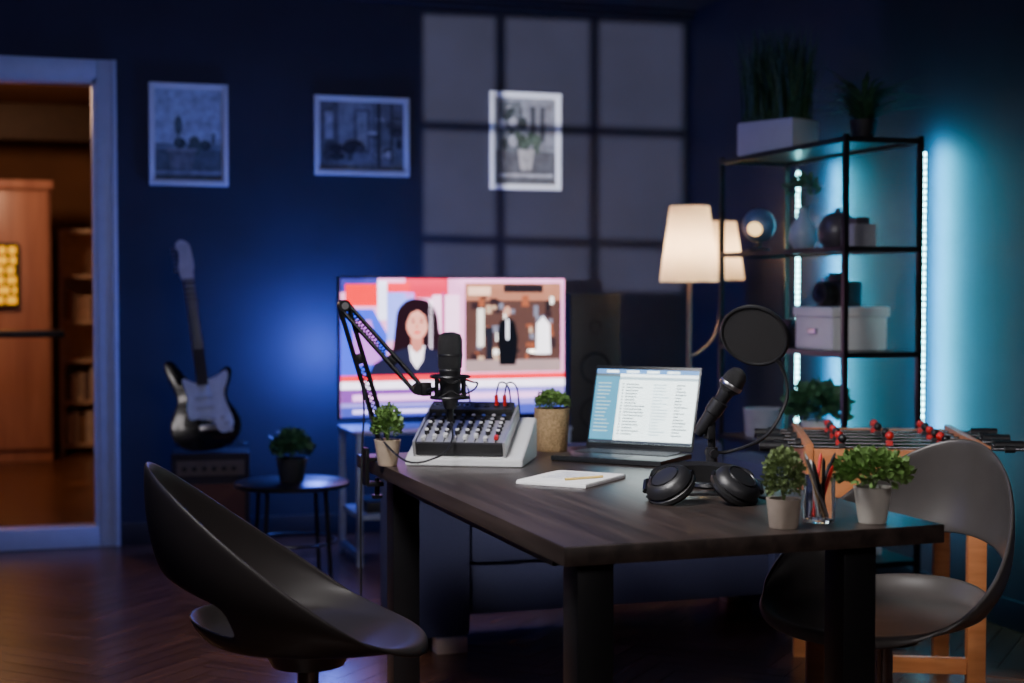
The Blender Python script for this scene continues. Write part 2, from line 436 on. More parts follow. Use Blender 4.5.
b.done((1.745, 4.21, TT), (0, 0, R(-46)))

# ------------------------------------------------------------------ mixer on wedge stand
b = B('audio_mixer')
t = bmesh.new()
prof = [(-.145, 0), (.145, 0), (.145, .115), (.13, .12), (-.145, .022)]
lv = [t.verts.new((-.165, y, z)) for y, z in prof]; rv = [t.verts.new((.175, y, z)) for y, z in prof]
t.faces.new(lv); t.faces.new(rv[::-1])
for i in range(5): t.faces.new([lv[i], rv[i], rv[(i+1) % 5], lv[(i+1) % 5]])
bmesh.ops.recalc_face_normals(t, faces=t.faces)
bmesh.ops.bevel(t, geom=t.edges[:], offset=.003, segments=2, affect='EDGES'); b.add(t, white)
tilt = math.atan2(.098, .275)
MX = Matrix.Translation((-.008, -.145, .0225)) @ Matrix.Rotation(tilt, 4, 'X')
b.box((0, .143, .022), (.255, .262, .040), dkpanel, bev=.004, X=MX)
b.box((-.131, .143, .024), (.008, .268, .048), silver, bev=.002, X=MX); b.box((.131, .143, .024), (.008, .268, .048), silver, bev=.002, X=MX)
b.box((0, .095, .0425), (.25, .15, .002), silver, X=MX); b.box((0, .238, .05), (.25, .06, .022), dkpanel, bev=.004, X=MX)
kn = [white, blackp, M('knob_grey', (.35, .35, .37), .4), blue, red]
for c_ in range(8):
    x = -.105+c_*.03
    for r_ in range(5):
        z = .075+r_*.026; m = kn[0] if r_ % 2 == 0 else (kn[1] if c_ < 6 else kn[2])
        if r_ == 4: m = kn[3] if c_ % 2 else kn[2]
        b.cyl((x, z, .043), (x, z, .055), .0078, blackp, r1=.0068, seg=14, X=MX); b.cyl((x, z, .055), (x, z, .058), .006, m, seg=12, X=MX)
    b.box((x, .043, .044), (.003, .045, .002), blackm, X=MX); b.box((x, .03+.02*((c_*7) % 3)/2, .050), (.012, .016, .011), white if c_ < 7 else red, bev=.002, X=MX)
    b.cyl((x, .236, .060), (x, .236, .0635), .0105, steel if c_ < 4 else blackp, seg=16, X=MX); b.cyl((x, .236, .0632), (x, .236, .064), .007, blackm, seg=12, X=MX)
for x, m in ((.10, red), (.075, red), (-.05, blackp)):
    b.cyl((x, .236, .062), (x, .236, .095), .006, m, seg=10, X=MX)
    b.tube([(x, .236, .093), (x+.01, .25, .13), (x+.03, .285, .10), (x+.03, .31, .0)], .0025, blackp, X=MX, seg=6)
b.done((1.225, 4.235, TT), (0, 0, R(-27)))

# ------------------------------------------------------------------ boom arm microphone
b = B('microphone_boom_arm')
el = Vector((.868, 4.345, 1.208)); hd = Vector((1.068, 4.245, .965)); ba = Vector((.985, 4.325, .80))
b.box((.985, 4.325, TT+.006), (.05, .06, .012), black, bev=.002); b.box((.928, 4.325, .735), (.012, .05, .11), black, bev=.002)
b.box((.955, 4.325, TT+.006), (.06, .05, .010), black, bev=.002)
b.box((.952, 4.325, .683), (.05, .05, .012), black, bev=.002); b.cyl((.962, 4.325, .645), (.962, 4.325, .70), .007, black); b.cyl((.962, 4.325, .64), (.962, 4.325, .65), .016, black)
b.cyl((.985, 4.325, TT+.01), ba, .012, black)
for (p, q) in ((ba, el), (el, hd)):
    dr = (q-p).normalized(); sd = dr.cross(Vector((0, 1, 0))).normalized()*.013; yy = Vector((0, .008, 0))
    for s1 in (-1, 1):
        for s2 in (-1, 1): b.cyl(p+sd*s1+yy*s2, q+sd*s1+yy*s2, .0056, black, seg=8)
    L = (q-p).length; pts = []
    for i in range(90):
        tt = .12+.45*i/90; a = i*.9
        pts.append(p+dr*L*tt+sd.normalized()*.0065*math.cos(a)+Vector((0, 1, 0))*.0065*math.sin(a))
    b.tube(pts, .0018, black, seg=5, smooth=False)
    b.box((p+q)/2+dr*.05, (.03, .026, .016), black, rot=dr.to_track_quat('X', 'Z').to_euler(), bev=.002)
for p in (ba, el, hd): b.cyl(p-Vector((0, .019, 0)), p+Vector((0, .019, 0)), .018, black)
b.cyl(el-Vector((0, .026, 0)), el-Vector((0, .019, 0)), .010, steel)
mc = Vector((1.142, 4.165, 0))
for z in (.945, 1.005):
    b.tube([(mc.x+.055*math.cos(a*.7854), mc.y+.055*math.sin(a*.7854), z) for a in range(8)], .0045, black, closed=True, n=4)
for a in range(4):
    t_ = a*1.5708+.6; b.cyl((mc.x+.055*math.cos(t_), mc.y+.055*math.sin(t_), .945), (mc.x+.055*math.cos(t_), mc.y+.055*math.sin(t_), 1.005), .004, black, seg=8)
    for z, z2 in ((.945, .965), (1.005, .985)):
        b.cyl((mc.x+.055*math.cos(t_), mc.y+.055*math.sin(t_), z), (mc.x+.03*math.cos(t_+.7), mc.y+.03*math.sin(t_+.7), z2), .002, blackm, seg=6)
        b.cyl((mc.x+.055*math.cos(t_), mc.y+.055*math.sin(t_), z), (mc.x+.03*math.cos(t_-.7), mc.y+.03*math.sin(t_-.7), z2), .002, blackm, seg=6)
b.tube([hd, hd+Vector((.012, -.015, -.008)), (mc.x-.04, mc.y+.034, .968)], .007, black)
b.box((hd.x+.018, hd.y-.02, .966), (.03, .02, .04), black, bev=.003)
MM = Matrix.Translation((mc.x, mc.y, .912))
b.lathe([(0, 0), (.016, 0), (.018, .004), (.022, .02), (.0285, .03), (.0305, .034), (.0305, .105), (.032, .107), (.032, .113), (.0305, .115)], blackp, X=MM)
mesh_ = M('mic_grille', (.03, .03, .032), .5, metal=.6, bump=1, scale=500)
b.lathe([(.0305, .115), (.0345, .12), (.036, .16), (.0355, .200), (.030, .215), (.014, .221), (0, .222)], mesh_, X=MM)
b.lathe([(.036, .150), (.0368, .152), (.0368, .156), (.036, .158)], black, X=MM)
b.cyl((mc.x, mc.y, .875), (mc.x, mc.y, .917), .010, black)
b.tube([(mc.x, mc.y, .88), (1.13, 4.10, .83), (1.08, 4.05, .79), (.99, 4.08, .775), (.93, 4.22, .86), (.915, 4.30, .98), (.92, 4.31, .9), (.915, 4.31, .80), (.905, 4.29, .6), (.905, 4.29, .3)], .003, blackp, seg=6)
b.tube([(mc.x+.03, mc.y, 1.0), (1.20, 4.14, .99), (1.22, 4.15, .985), (1.21, 4.16, .965), (1.17, 4.12, .955)], .003, blackp, seg=6)
b.done()

# ------------------------------------------------------------------ desk microphone with pop filter
b = B('desk_microphone')
bc = Vector((1.655, 3.50, TT))
X0 = Matrix.Translation(bc)
b.lathe([(0, 0), (.062, 0), (.065, .004), (.062, .012), (.02, .018), (.012, .024), (0, .024)], black, X=X0)
b.cyl(bc+Vector((0, 0, .02)), bc+Vector((0, 0, .14)), .010, black)
b.cyl(bc+Vector((0, 0, .06)), bc+Vector((0, 0, .10)), .015, blackp)
ax = Vector((.085, -.055, .155)).normalized()
c0 = bc+Vector((-.015, .0, .166))
b.box(bc+Vector((-.006, 0, .144)), (.022, .03, .045), blackp, bev=.004)
tail = c0-ax*.040; up = align(tail, tail+ax) @ Matrix.Scale(1.06, 4)
b.lathe([(0, 0), (.0105, 0), (.0115, .004), (.013, .05), (.0175, .115), (.019, .12), (.019, .125)], blackp, X=up)
b.lathe([(.016, -.0), (.0185, .05), (.021, .052), (.021, .085), (.016, .088)], blackp, X=up @ Matrix.Translation((0, 0, .012)))
b.lathe([(.018, .125), (.0275, .137), (.0285, .142), (.0285, .148), (.0275, .153), (.026, .170), (.019, .184), (.008, .19), (0, .191)], mesh_, X=up)
b.lathe([(.0285, .139), (.0295, .141), (.0295, .148), (.0285, .150)], steel, X=up)
pf = Vector((1.740, 3.43, 1.138)); nrm = Vector((-.58, -.66, -.47)).normalized()
PX = align(pf, pf+nrm)
b.tube([(.084*math.cos(a*.5236), .084*math.sin(a*.5236), 0) for a in range(12)], .0055, blackp, X=PX, closed=True, n=4)
fab = bpy.data.materials.new('pop_filter_fabric'); fab.use_nodes = True
nt = fab.node_tree; pb = nt.nodes['Principled BSDF']; pb.inputs['Base Color'].default_value = (.03, .029, .03, 1); pb.inputs['Roughness'].default_value = .8
ns = nt.nodes.new('ShaderNodeTexNoise'); ns.inputs['Scale'].default_value = 900
mr = nt.nodes.new('ShaderNodeMapRange'); mr.inputs['To Min'].default_value = .75; mr.inputs['To Max'].default_value = .98
nt.links.new(ns.outputs['Fac'], mr.inputs['Value']); nt.links.new(mr.outputs['Result'], pb.inputs['Alpha'])
b.lathe([(0, .003), (.083, .003)], fab, X=PX); b.lathe([(0, -.003), (.083, -.003)], fab, X=PX)
best = min([PX @ Vector((.087*math.cos(a/20*6.283), .087*math.sin(a/20*6.283), 0)) for a in range(20)], key=lambda p: p.z-p.x*.9)
b.cyl(best+(pf-best)*.05, best-(pf-best)*.15, .007, blackp)
s0 = bc+Vector((.0, 0, .085))
b.tube([best, best+Vector((.022, -.005, -.05)), best+Vector((.018, -.01, -.11)), (best.x-.03, best.y, .885), (s0.x+.06, s0.y-.01, .842), s0], .0046, blackp, seg=8, n=8)
b.cyl(s0-Vector((0, .02, 0)), s0+Vector((0, .02, 0)), .011, blackp)
b.done()

# ------------------------------------------------------------------ headphones (lying on the desk)
b = B('headphones')
XH = Matrix.Translation((0, 0, .026)) @ Matrix.Rotation(R(-82), 4, 'X')
arc = [(.092*math.cos(R(a)), 0, .020+.095*math.sin(R(a))) for a in range(0, 181, 15)]
t = bmesh.new(); P = cat(arc, 4); prev = None
for i, p in enumerate(P):
    o = (Vector((p.x, 0, p.z-.020))).normalized()
    r4 = [t.verts.new(p+o*.007+Vector((0, -.020, 0))), t.verts.new(p+o*.007+Vector((0, .020, 0))), t.verts.new(p-o*.014+Vector((0, .017, 0))), t.verts.new(p-o*.014+Vector((0, -.017, 0)))]
    if prev:
        for q in range(4): t.faces.new([prev[q], prev[(q+1) % 4], r4[(q+1) % 4], r4[q]])
    prev = r4
bmesh.ops.recalc_face_normals(t, faces=t.faces); b.add(t, softblack, XH)
for sx in (-1, 1):
    # cups swivelled so they lie on the desk, outer shells up
    CX = Matrix.Translation((sx*.064, -.030, .036)) @ Matrix.Rotation(R(30*sx), 4, 'Y') @ Matrix.Rotation(R(22), 4, 'X')
    b.lathe([(0, .020), (.026, .020), (.036, .017), (.045, .008), (.047, 0), (.042, -.004)], blackp, X=CX)
    b.lathe([(.042, -.002), (.049, -.006), (.050, -.013), (.045, -.020), (.034, -.022), (.026, -.018), (.024, -.008), (0, -.006)], softblack, X=CX)
    b.lathe([(.0265, .0192), (.028, .0215), (.0295, .0185)], black, X=CX)
    for yy in (-1, 1): b.tube([(sx*.092, .028, .028), (sx*(.088+.018*yy), .010, .036), (sx*(.064+.045*yy), -.030, .040-yy*.018)], .0055, black, seg=6)
    b.box((sx*.092, .020, .028), (.018, .045, .034), blackp, bev=.005)
b.tube([(-.09, -.04, .01), (-.10, .02, .006), (0, .05, .006), (.08, .05, .006), (.12, .0, .006)], .003, blackp, seg=6)
b.done((1.515, 3.255, TT), (0, 0, R(-22)), scale=1.25)

# ------------------------------------------------------------------ sofa
b = B('sofa')
bx(b, (1.235, 4.96, .055), (1.435, 5.52, .60), sofam, bev=.02); bx(b, (2.60, 4.96, .055), (2.80, 5.52, .60), sofam, bev=.02)
bx(b, (1.435, 5.0, .12), (2.60, 5.50, .30), sofam, bev=.01)
bx(b, (1.44, 4.98, .30), (2.015, 5.38, .45), sofam, bev=.03); bx(b, (2.02, 4.98, .30), (2.595, 5.38, .45), sofam, bev=.03)
bx(b, (1.435, 5.38, .12), (2.60, 5.52, .66), sofam, bev=.03)
for x in (1.365, 2.70):
    for y in (4.99, 5.48): bx(b, (x-.055, y-.035, 0), (x+.055, y+.035, .055), beech, bev=.004)
b.done()

# ------------------------------------------------------------------ television
b = B('television'); tw, th = 1.11, .66
b.box((0, .02, 0), (tw, .04, th), blackp, bev=.006); b.box((0, .055, -.05), (tw*.55, .05, th*.5), blackp, bev=.01)
for sx in (-1, 1): b.tube([(sx*.36, .03, -th/2+.03), (sx*.37, .03, -th/2-.02), (sx*.39, -.10, -th/2-.028)], .009, black); b.tube([(sx*.36, .03, -th/2+.03), (sx*.37, .05, -th/2-.02), (sx*.39, .15, -th/2-.028)], .009, black)
vw, vh = tw-.02, th-.02
cols = {}
def tv(pts, col, lay, s=1.0):
    if col not in cols: cols[col] = E('tv_px_%d' % len(cols), tuple(c**1.7 for c in col), 4.2)
    P_ = [(-vw/2+u*vw, -.0006-.0008*lay, vh/2-v*vh) for u, v in pts]
    b.poly(P_, cols[col])
def rc(u0, v0, u1, v1): return [(u0, v0), (u1, v0), (u1, v1), (u0, v1)]
def ell(cu, cv, ru, rv, n=24): return [(cu+ru*math.cos(6.283*i/n), cv+rv*math.sin(6.283*i/n)) for i in range(n)]
tv(rc(0, 0, 1, 1), (.75, .42, .62), 0)
tv(rc(0, 0, .16, .10), (.10, .10, .35), 1); tv(rc(.02, .04, .16, .20), (.75, .02, .06), 2); tv(rc(.16, .02, .20, .3), (.75, .75, .9), 1)
tv([(0, .22), (.14, .22), (.20, .40), (.20, .8), (0, .8)], (.10, .16, .65), 2)
tv([(.05, .30), (.13, .30), (.18, .62), (.06, .62)], (.55, .25, .65), 3)
tv(rc(.20, .03, .30, .10), (.75, .06, .12), 2); tv(rc(.28, 0, .47, .14), (.65, .05, .15), 1); tv(rc(.20, .10, .32, .45), (.35, .40, .85), 1)
tv(rc(.40, .12, .52, .7), (.85, .62, .78), 2); tv(rc(.44, .10, .455, .7), (.5, .1, .3), 3); tv(rc(.385, .16, .40, .6), (.95, .85, .95), 3)
tv(rc(0, .74, 1, 1), (.35, .30, .62), 5); tv(rc(0, .70, 1, .745), (.72, .04, .10), 6); tv(rc(0, .745, 1, .80), (.85, .80, .92), 6)
tv(rc(0, .80, .5, .90), (.30, .12, .40), 6); tv(rc(.05, .84, .9, .885), (.78, .50, .80), 7); tv(rc(0, .93, 1, 1), (.12, .14, .45), 7); tv(rc(.05, .95, .7, .975), (.7, .6, .9), 8)
hair = [(.225, .50), (.235, .36), (.245, .24), (.28, .165), (.33, .145), (.385, .17), (.42, .26), (.43, .38), (.45, .50), (.42, .60), (.25, .61), (.215, .56)]
tv([(p.x, p.y) for p in cat([(u, v, 0) for u, v in hair], 4, True)], (.05, .02, .035), 3)
tv([(.11, .74), (.14, .62), (.22, .54), (.29, .50), (.37, .50), (.45, .54), (.50, .62), (.51, .74)], (.05, .05, .10), 4)
tv([(.295, .49), (.365, .49), (.355, .60), (.33, .66), (.305, .60)], (.8, .75, .8), 5); tv([(.305, .42), (.355, .42), (.355, .51), (.33, .545), (.305, .51)], (.55, .28, .24), 6)
tv(ell(.331, .335, .047, .105), (.70, .40, .34), 7); tv([(.280, .36), (.282, .26), (.30, .20), (.335, .19), (.375, .21), (.386, .30), (.382, .38), (.365, .27), (.335, .23), (.305, .25), (.290, .30)], (.05, .02, .035), 8)
for u in (.313, .350): tv(ell(u, .315, .008, .009, 10), (.03, .02, .03), 9); tv(rc(u-.012, .288, u+.012, .295), (.1, .04, .03), 9)
tv([(.329, .32), (.336, .36), (.324, .36)], (.5, .25, .2), 9); tv(ell(.331, .392, .015, .009, 12), (.6, .06, .08), 9)
tv(rc(.545, .03, .985, .69), (.16, .10, .09), 2)
tv(rc(.545, .03, .985, .16), (.42, .24, .18), 3); tv(rc(.56, .06, .66, .12), (.75, .55, .45), 4); tv(rc(.72, .04, .9, .10), (.05, .04, .05), 4)
for i in range(60):
    u = random.uniform(.55, .94); v = random.uniform(.12, .58)
    tv(rc(u, v, u+random.uniform(.01, .035), v+random.uniform(.02, .10)), random.choice([(.5, .38, .3), (.85, .82, .78), (.08, .05, .06), (.35, .16, .1), (.25, .25, .3), (.05, .04, .05)]), 4+(i % 5)*.3)
tv(rc(.545, .60, .985, .69), (.38, .30, .30), 6)
tv([(.70, .64), (.69, .42), (.70, .32), (.735, .28), (.77, .32), (.785, .45), (.775, .64)], (.02, .02, .03), 7); tv(ell(.735, .24, .016, .035), (.55, .35, .28), 8); tv(rc(.731, .30, .742, .45), (.8, .8, .85), 8)
tv([(.87, .56), (.87, .34), (.90, .28), (.93, .34), (.935, .56)], (.85, .82, .85), 7); tv(rc(.64, .36, .67, .60), (.05, .05, .07), 7); tv(rc(.60, .22, .63, .5), (.7, .66, .62), 7)
b.done((1.888, 6.80, .990))
b = B('tv_stand')
for x in (-.50, .50):
    for y in (-.2, .2): b.box((x, y, .3), (.028, .028, .6), standw, bev=.003)
b.box((0, 0, .605), (1.04, .44, .015), standw, bev=.004); b.box((0, 0, .22), (1.0, .40, .02), standw, bev=.003)
b.box((-.50, 0, .05), (.025, .4, .025), standw); b.box((.50, 0, .05), (.025, .4, .025), standw)
b.box((-.25, 0, .255), (.4, .25, .05), blackp, bev=.004)
b.done((1.90, 6.86, 0))
# ------------------------------------------------------------------ speaker tower
b = B('loudspeaker')
b.box((0, 0, .64), (.25, .26, 1.2), blackp, bev=.008); b.box((0, 0, .02), (.26, .28, .04), black, bev=.005)
for z, r_ in ((1.08, .03), (.88, .08), (.66, .08)):
    XS = Matrix.Translation((0, -.13, z)) @ Matrix.Rotation(R(90), 4, 'X')
    b.lathe([(r_, -.001), (r_, .004), (r_*.88, .005), (r_*.8, -.002), (r_*.3, -.02), (r_*.28, -.014), (0, -.006)], blackm, X=XS)
b.done((2.61, 6.92, 0), (0, 0, R(-8)))

# ------------------------------------------------------------------ guitar on amplifier
b = B('guitar_amplifier')
b.box((0, 0, .26), (.36, .24, .48), M('amp_tolex', (.03, .02, .018), .7, bump=.4, scale=150), bev=.012); b.box((0, -.121, .20), (.31, .01, .31), M('amp_grille', (.16, .065, .035), .9, bump=.6, scale=200))
b.box((0, -.121, .43), (.31, .01, .07), M('amp_panel', (.14, .10, .08), .5))
for i in range(6): b.cyl((-.12+i*.045, -.125, .43), (-.12+i*.045, -.145, .43), .011, blackp)
for x in (-.14, .14):
    for y in (-.08, .08): b.cyl((x, y, 0), (x, y, .022), .015, blackp)
b.done((.79, 7.16, 0), (0, 0, R(-6)))
b = B('electric_guitar')
gb = M('guitar_black_gloss', (.006, .006, .008), .2, coat=.6); mp_ = M('maple_neck', (.14, .09, .07), .35); rose = M('rosewood', (.025, .015, .014), .5)
gw = M('pickguard_white', (.78, .80, .84), .3)
ol = [(0, 0), (.09, .010), (.148, .06), (.162, .12), (.142, .18), (.116, .225), (.118, .27), (.140, .32), (.150, .365), (.125, .385), (.085, .352), (.035, .325), (-.035, .325), (-.07, .35), (-.105, .41), (-.135, .44), (-.16, .42), (-.152, .36), (-.128, .29), (-.122, .24), (-.146, .19), (-.168, .13), (-.155, .055), (-.09, .010)]
b.slab([(p.x, p.y) for p in cat([(x, z, 0) for x, z in ol], 4, True)], .044, gb, bev=.007)
pg = [(.03, .33), (.075, .345), (.12, .365), (.125, .33), (.10, .27), (.10, .22), (.118, .16), (.125, .11), (.09, .075), (.05, .085), (.03, .13), (-.03, .15), (-.075, .15), (-.085, .20), (-.075, .26), (-.09, .34), (-.06, .335), (-.03, .32)]
b.slab([(p.x, p.y) for p in cat([(x, z, 0) for x, z in pg], 3, True)], .003, gw, X=Matrix.Translation((0, -.003, 0)))
for z, a in ((.15, 12), (.20, 0), (.25, 0)): b.box((0, -.006, z), (.085, .012, .018), white, rot=(0, R(a), 0), bev=.004)
b.box((0, -.007, .105), (.08, .014, .03), steel, bev=.003)
for x, z in ((.075, .145), (.092, .115), (.105, .085)): b.cyl((x, -.003, z), (x, -.018, z), .011, white)
b.box((0, -.008, .56), (.052, .022, .50), mp_, bev=.004); b.box((0, -.021, .555), (.050, .006, .50), rose)
for i in range(21): b.box((0, -.0245, .80-.45*(1-.5**(i/11))), (.048, .0015, .0025), steel)
hs_ = [(-.024, .80), (.024, .80), (.026, .84), (.034, .87), (.030, .93), (.022, .975), (-.01, .995), (-.035, .985), (-.04, .96), (-.028, .94), (-.032, .90), (-.040, .86)]
b.slab([(p.x, p.y) for p in cat([(x, z, 0) for x, z in hs_], 3, True)], .015, M('headstock', (.60, .58, .60), .3), X=Matrix.Translation((0, -.012, 0)))
for i in range(6): b.cyl((-.045, -.005, .85+i*.021), (-.062, -.005, .85+i*.021), .006, steel, seg=8); b.cyl((-.015+i*.003, -.012, .85+i*.021), (-.015+i*.003, -.02, .85+i*.021), .004, steel, seg=8)
for i in range(6):
    x = -.018+i*.0072; b.cyl((x*1.4, -.018, .11), (x, -.028, .80), .0008, steel, seg=5)
b.tube([(.11, .02, .05), (.17, .0, .01), (.15, -.04, .012), (.05, -.05, .012)], .004, blackp, seg=6)
b.done((.775, 7.02, .515), (R(-9), R(-5), R(8)), scale=.995)

# ------------------------------------------------------------------ side table + plant
b = B('side_table')
b.lathe([(0, .43), (.235, .43), (.24, .433), (.24, .447), (.235, .45), (0, .45)], black)
for i in range(4):
    a = R(45+90*i); b.cyl((.17*math.cos(a), .17*math.sin(a), .435), (.20*math.cos(a), .20*math.sin(a), 0), .009, black, seg=10)
b.tube([(.185*math.cos(R(i*45)), .185*math.sin(R(i*45)), .2) for i in range(8)], .006, black, closed=True, n=4)
b.done((1.03, 6.28, 0))
potted('potted_plant', (1.03, 6.28, .4505), .05, .065, .10, M('dark_pot', (.03, .03, .035), .6), .078, .07, 450, .035, leafd)

# ------------------------------------------------------------------ wall pictures
pcols = {}
def pm(c):
    if c not in pcols: pcols[c] = M('print_%d' % len(pcols), c, .6, var=.3, scale=25)
    return pcols[c]
frm = M('frame_white', (.82, .84, .88), .4, var=.03)
def picture(x, z, w, h, items, bg):
    b = B('framed_picture'); f = .020
    b.box((0, -.006, 0), (w-.01, .008, h-.01), paper)
    for sx in (-1, 1): b.box((sx*(w/2-f/2), -.012, 0), (f, .024, h), frm, bev=.002)
    for sz in (-1, 1): b.box((0, -.012, sz*(h/2-f/2)), (w-2*f, .024, f), frm, bev=.002)
    iw, ih = w-.06, h-.06
    def pp(pts, c, l): b.poly([(-iw/2+u*iw, -.0112-.0003*l, ih/2-v*ih) for u, v in pts], pm(c))
    pp(rc(0, 0, 1, 1), bg, 0)
    for i, (pts, c) in enumerate(items): pp(pts, c, 1+i*.5)
    b.done((x, YB-.001, z))
rr = random.Random(3)
def blobs(n, u0, v0, u1, v1, cs, sz=.06):
    o = []
    for i in range(n):
        u, v = rr.uniform(u0, u1), rr.uniform(v0, v1); o.append((ell(u, v, rr.uniform(.3, 1)*sz, rr.uniform(.3, 1)*sz, 9), rr.choice(cs)))
    return o
picture(.741, 2.026, .385, .505, [(rc(0, .66, 1, 1), (.12, .15, .17)), (rc(0, .60, 1, .67), (.22, .27, .32))] + blobs(8, .25, .58, .75, .66, [(.05, .08, .08), (.09, .13, .12)], .10) + [([(.18, .66), (.60, .66), (.55, .88), (.23, .88)], (.20, .21, .22)), (rc(.16, .65, .62, .69), (.30, .31, .32)), (rc(.33, .30, .36, .62), (.14, .2, .2)), (ell(.345, .40, .06, .10), (.12, .17, .17)), (rc(.84, .48, .9, .60), (.16, .2, .22)), (rc(.0, .90, 1, .94), (.3, .33, .38))], (.50, .58, .68))
picture(1.614, 2.046, .495, .405, [(rc(0, 0, .22, 1), (.14, .14, .16)), (rc(.22, .0, .62, .75), (.30, .31, .34)), (rc(.40, .10, .60, .75), (.15, .15, .17)), (rc(.44, .14, .56, .70), (.36, .37, .40)), (rc(.62, 0, 1, 1), (.18, .19, .21))] + blobs(16, .62, .2, .95, .8, [(.04, .04, .05), (.5, .5, .52), (.09, .09, .10), (.30, .31, .33)], .09) + blobs(10, .05, .6, .5, .92, [(.03, .03, .04), (.08, .08, .09)], .10) + [(rc(.06, .15, .15, .55), (.45, .46, .5)), (rc(.68, .0, .72, .95), (.04, .04, .05)), (rc(.84, 0, .87, .9), (.06, .06, .07))], (.22, .23, .26))
picture(2.498, 2.047, .395, .515, [(rc(.05, .05, .42, .62), (.12, .13, .14)), (rc(.5, .05, .95, .60), (.22, .22, .24)), (rc(.58, .1, .66, .5), (.05, .05, .06)), (rc(.74, .1, .82, .5), (.06, .06, .07)), (rc(.0, .62, 1, 1), (.10, .10, .11))] + blobs(14, .1, .1, .45, .55, [(.03, .04, .04), (.4, .4, .42), (.07, .07, .08)], .08) + blobs(12, .3, .42, .7, .62, [(.04, .06, .04), (.07, .10, .07)], .09) + [([(.36, .6), (.64, .6), (.59, .84), (.41, .84)], (.42, .40, .38)), (rc(.05, .88, .95, .92), (.4, .4, .42))], (.24, .25, .27))

# ------------------------------------------------------------------ floor lamp
b = B('floor_lamp')
shade = bpy.data.materials.new('lamp_shade_fabric'); shade.use_nodes = True
nt = shade.node_tree; nt.nodes.remove(nt.nodes['Principled BSDF'])
tc = nt.nodes.new('ShaderNodeTexCoord'); ns = nt.nodes.new('ShaderNodeTexNoise'); ns.inputs['Scale'].default_value = 60
rp = nt.nodes.new('ShaderNodeValToRGB'); rp.color_ramp.elements[0].color = (.80, .66, .50, 1); rp.color_ramp.elements[1].color = (.88, .76, .60, 1)
nt.links.new(tc.outputs['Object'], ns.inputs['Vector']); nt.links.new(ns.outputs['Fac'], rp.inputs['Fac'])
df = nt.nodes.new('ShaderNodeBsdfDiffuse'); tl = nt.nodes.new('ShaderNodeBsdfTranslucent'); mx = nt.nodes.new('ShaderNodeMixShader'); mx.inputs[0].default_value = .6
nt.links.new(rp.outputs['Color'], df.inputs['Color']); nt.links.new(rp.outputs['Color'], tl.inputs['Color'])
nt.links.new(df.outputs[0], mx.inputs[1]); nt.links.new(tl.outputs[0], mx.inputs[2]); nt.links.new(mx.outputs[0], nt.nodes['Material Output'].inputs['Surface'])
wst = M('lamp_wood', (.20, .13, .10), .5)
b.lathe([(0, 0), (.15, 0), (.15, .015), (.03, .025), (0, .025)], black)
b.cyl((0, 0, .02), (0, 0, 1.32), .011, wst)
b.lathe([(.138, 1.295), (.092, 1.645)], shade)
b.cyl((0, 0, 1.32), (0, 0, 1.40), .012, white); b.tube([(-.1, 0, 1.60), (0, 0, 1.60), (.1, 0, 1.60)], .002, steel, seg=5)
XS = Matrix.Translation((.24, .17, 0))
b.tube([(0, 0, .95), (.08, .05, .97), (.20, .14, 1.05), (.24, .17, 1.2), (.24, .17, 1.36)], .006, wst)
b.lathe([(.115, 1.305), (.075, 1.585)], shade, X=XS)
b.done((2.90, 6.38, 0))

# ------------------------------------------------------------------ shelf
b = B('metal_shelf'); SX0, SX1, SY0, SY1 = 2.90, 3.22, 4.98, 6.04; SH = 1.84
for x in (SX0, SX1):
    for y in (SY0, SY1): b.box((x, y, SH/2), (.02, .02, SH), black)
lv = [.22, .62, 1.02, 1.42, 1.83]
for z in lv:
    bx(b, (SX0+.01, SY0+.01, z-.006), (SX1-.01, SY1-.01, z), black)
    for x in (SX0, SX1): bx(b, (x-.01, SY0, z-.02), (x+.01, SY1, z), black)
    for y in (SY0, SY1): bx(b, (SX0, y-.01, z-.02), (SX1, y+.01, z), black)
b.done()
cy = E('led_cyan', (.30, .90, 1.0), 26)
for i, y in enumerate((SY0+.004, SY1-.07)):
    b = B('led_strip'); bx(b, (SX1+.011, y-.007, .3), (SX1+.015, y+.007, 1.80), white)
    for q in range(62): z = .32+q*.0238; b.box((SX1+.014, y-.009, z), (.012, .008, .013), cy); b.box((SX1+.018, y, z), (.005, .010, .012), cy)
    b.done()
sz = [z+.0005 for z in lv]
b = B('planter_box'); bx(b, (-.09, -.15, 0), (.09, .15, .145), white, bev=.012); bx(b, (-.075, -.135, .14), (.075, .135, .147), soil)
t = bmesh.new()
for i in range(620):
    x, y = random.uniform(-.075, .075), random.uniform(-.135, .135); h = random.uniform(.20, .42); dx, dy = random.uniform(-.09, .09), random.uniform(-.09, .09); a = random.random()*3.14; w = .0032
    sxx, syy = w*math.cos(a), w*math.sin(a)
    v = [t.verts.new(p) for p in ((x-sxx, y-syy, .145), (x+sxx, y+syy, .145), (x+dx*.4+sxx, y+dy*.4+syy, .145+h*.6), (x+dx*.4-sxx, y+dy*.4-syy, .145+h*.6), (x+dx, y+dy, .145+h))]
    t.faces.new([v[0], v[1], v[2], v[3]]); t.faces.new([v[3], v[2], v[4]])
b.add(t, leafd); b.done((3.035, 5.78, sz[4]), (0, 0, R(24)))
b = B('spider_plant'); pot(b, .04, .052, .085, M('pot_black', (.015, .015, .017), .5))
t = bmesh.new()
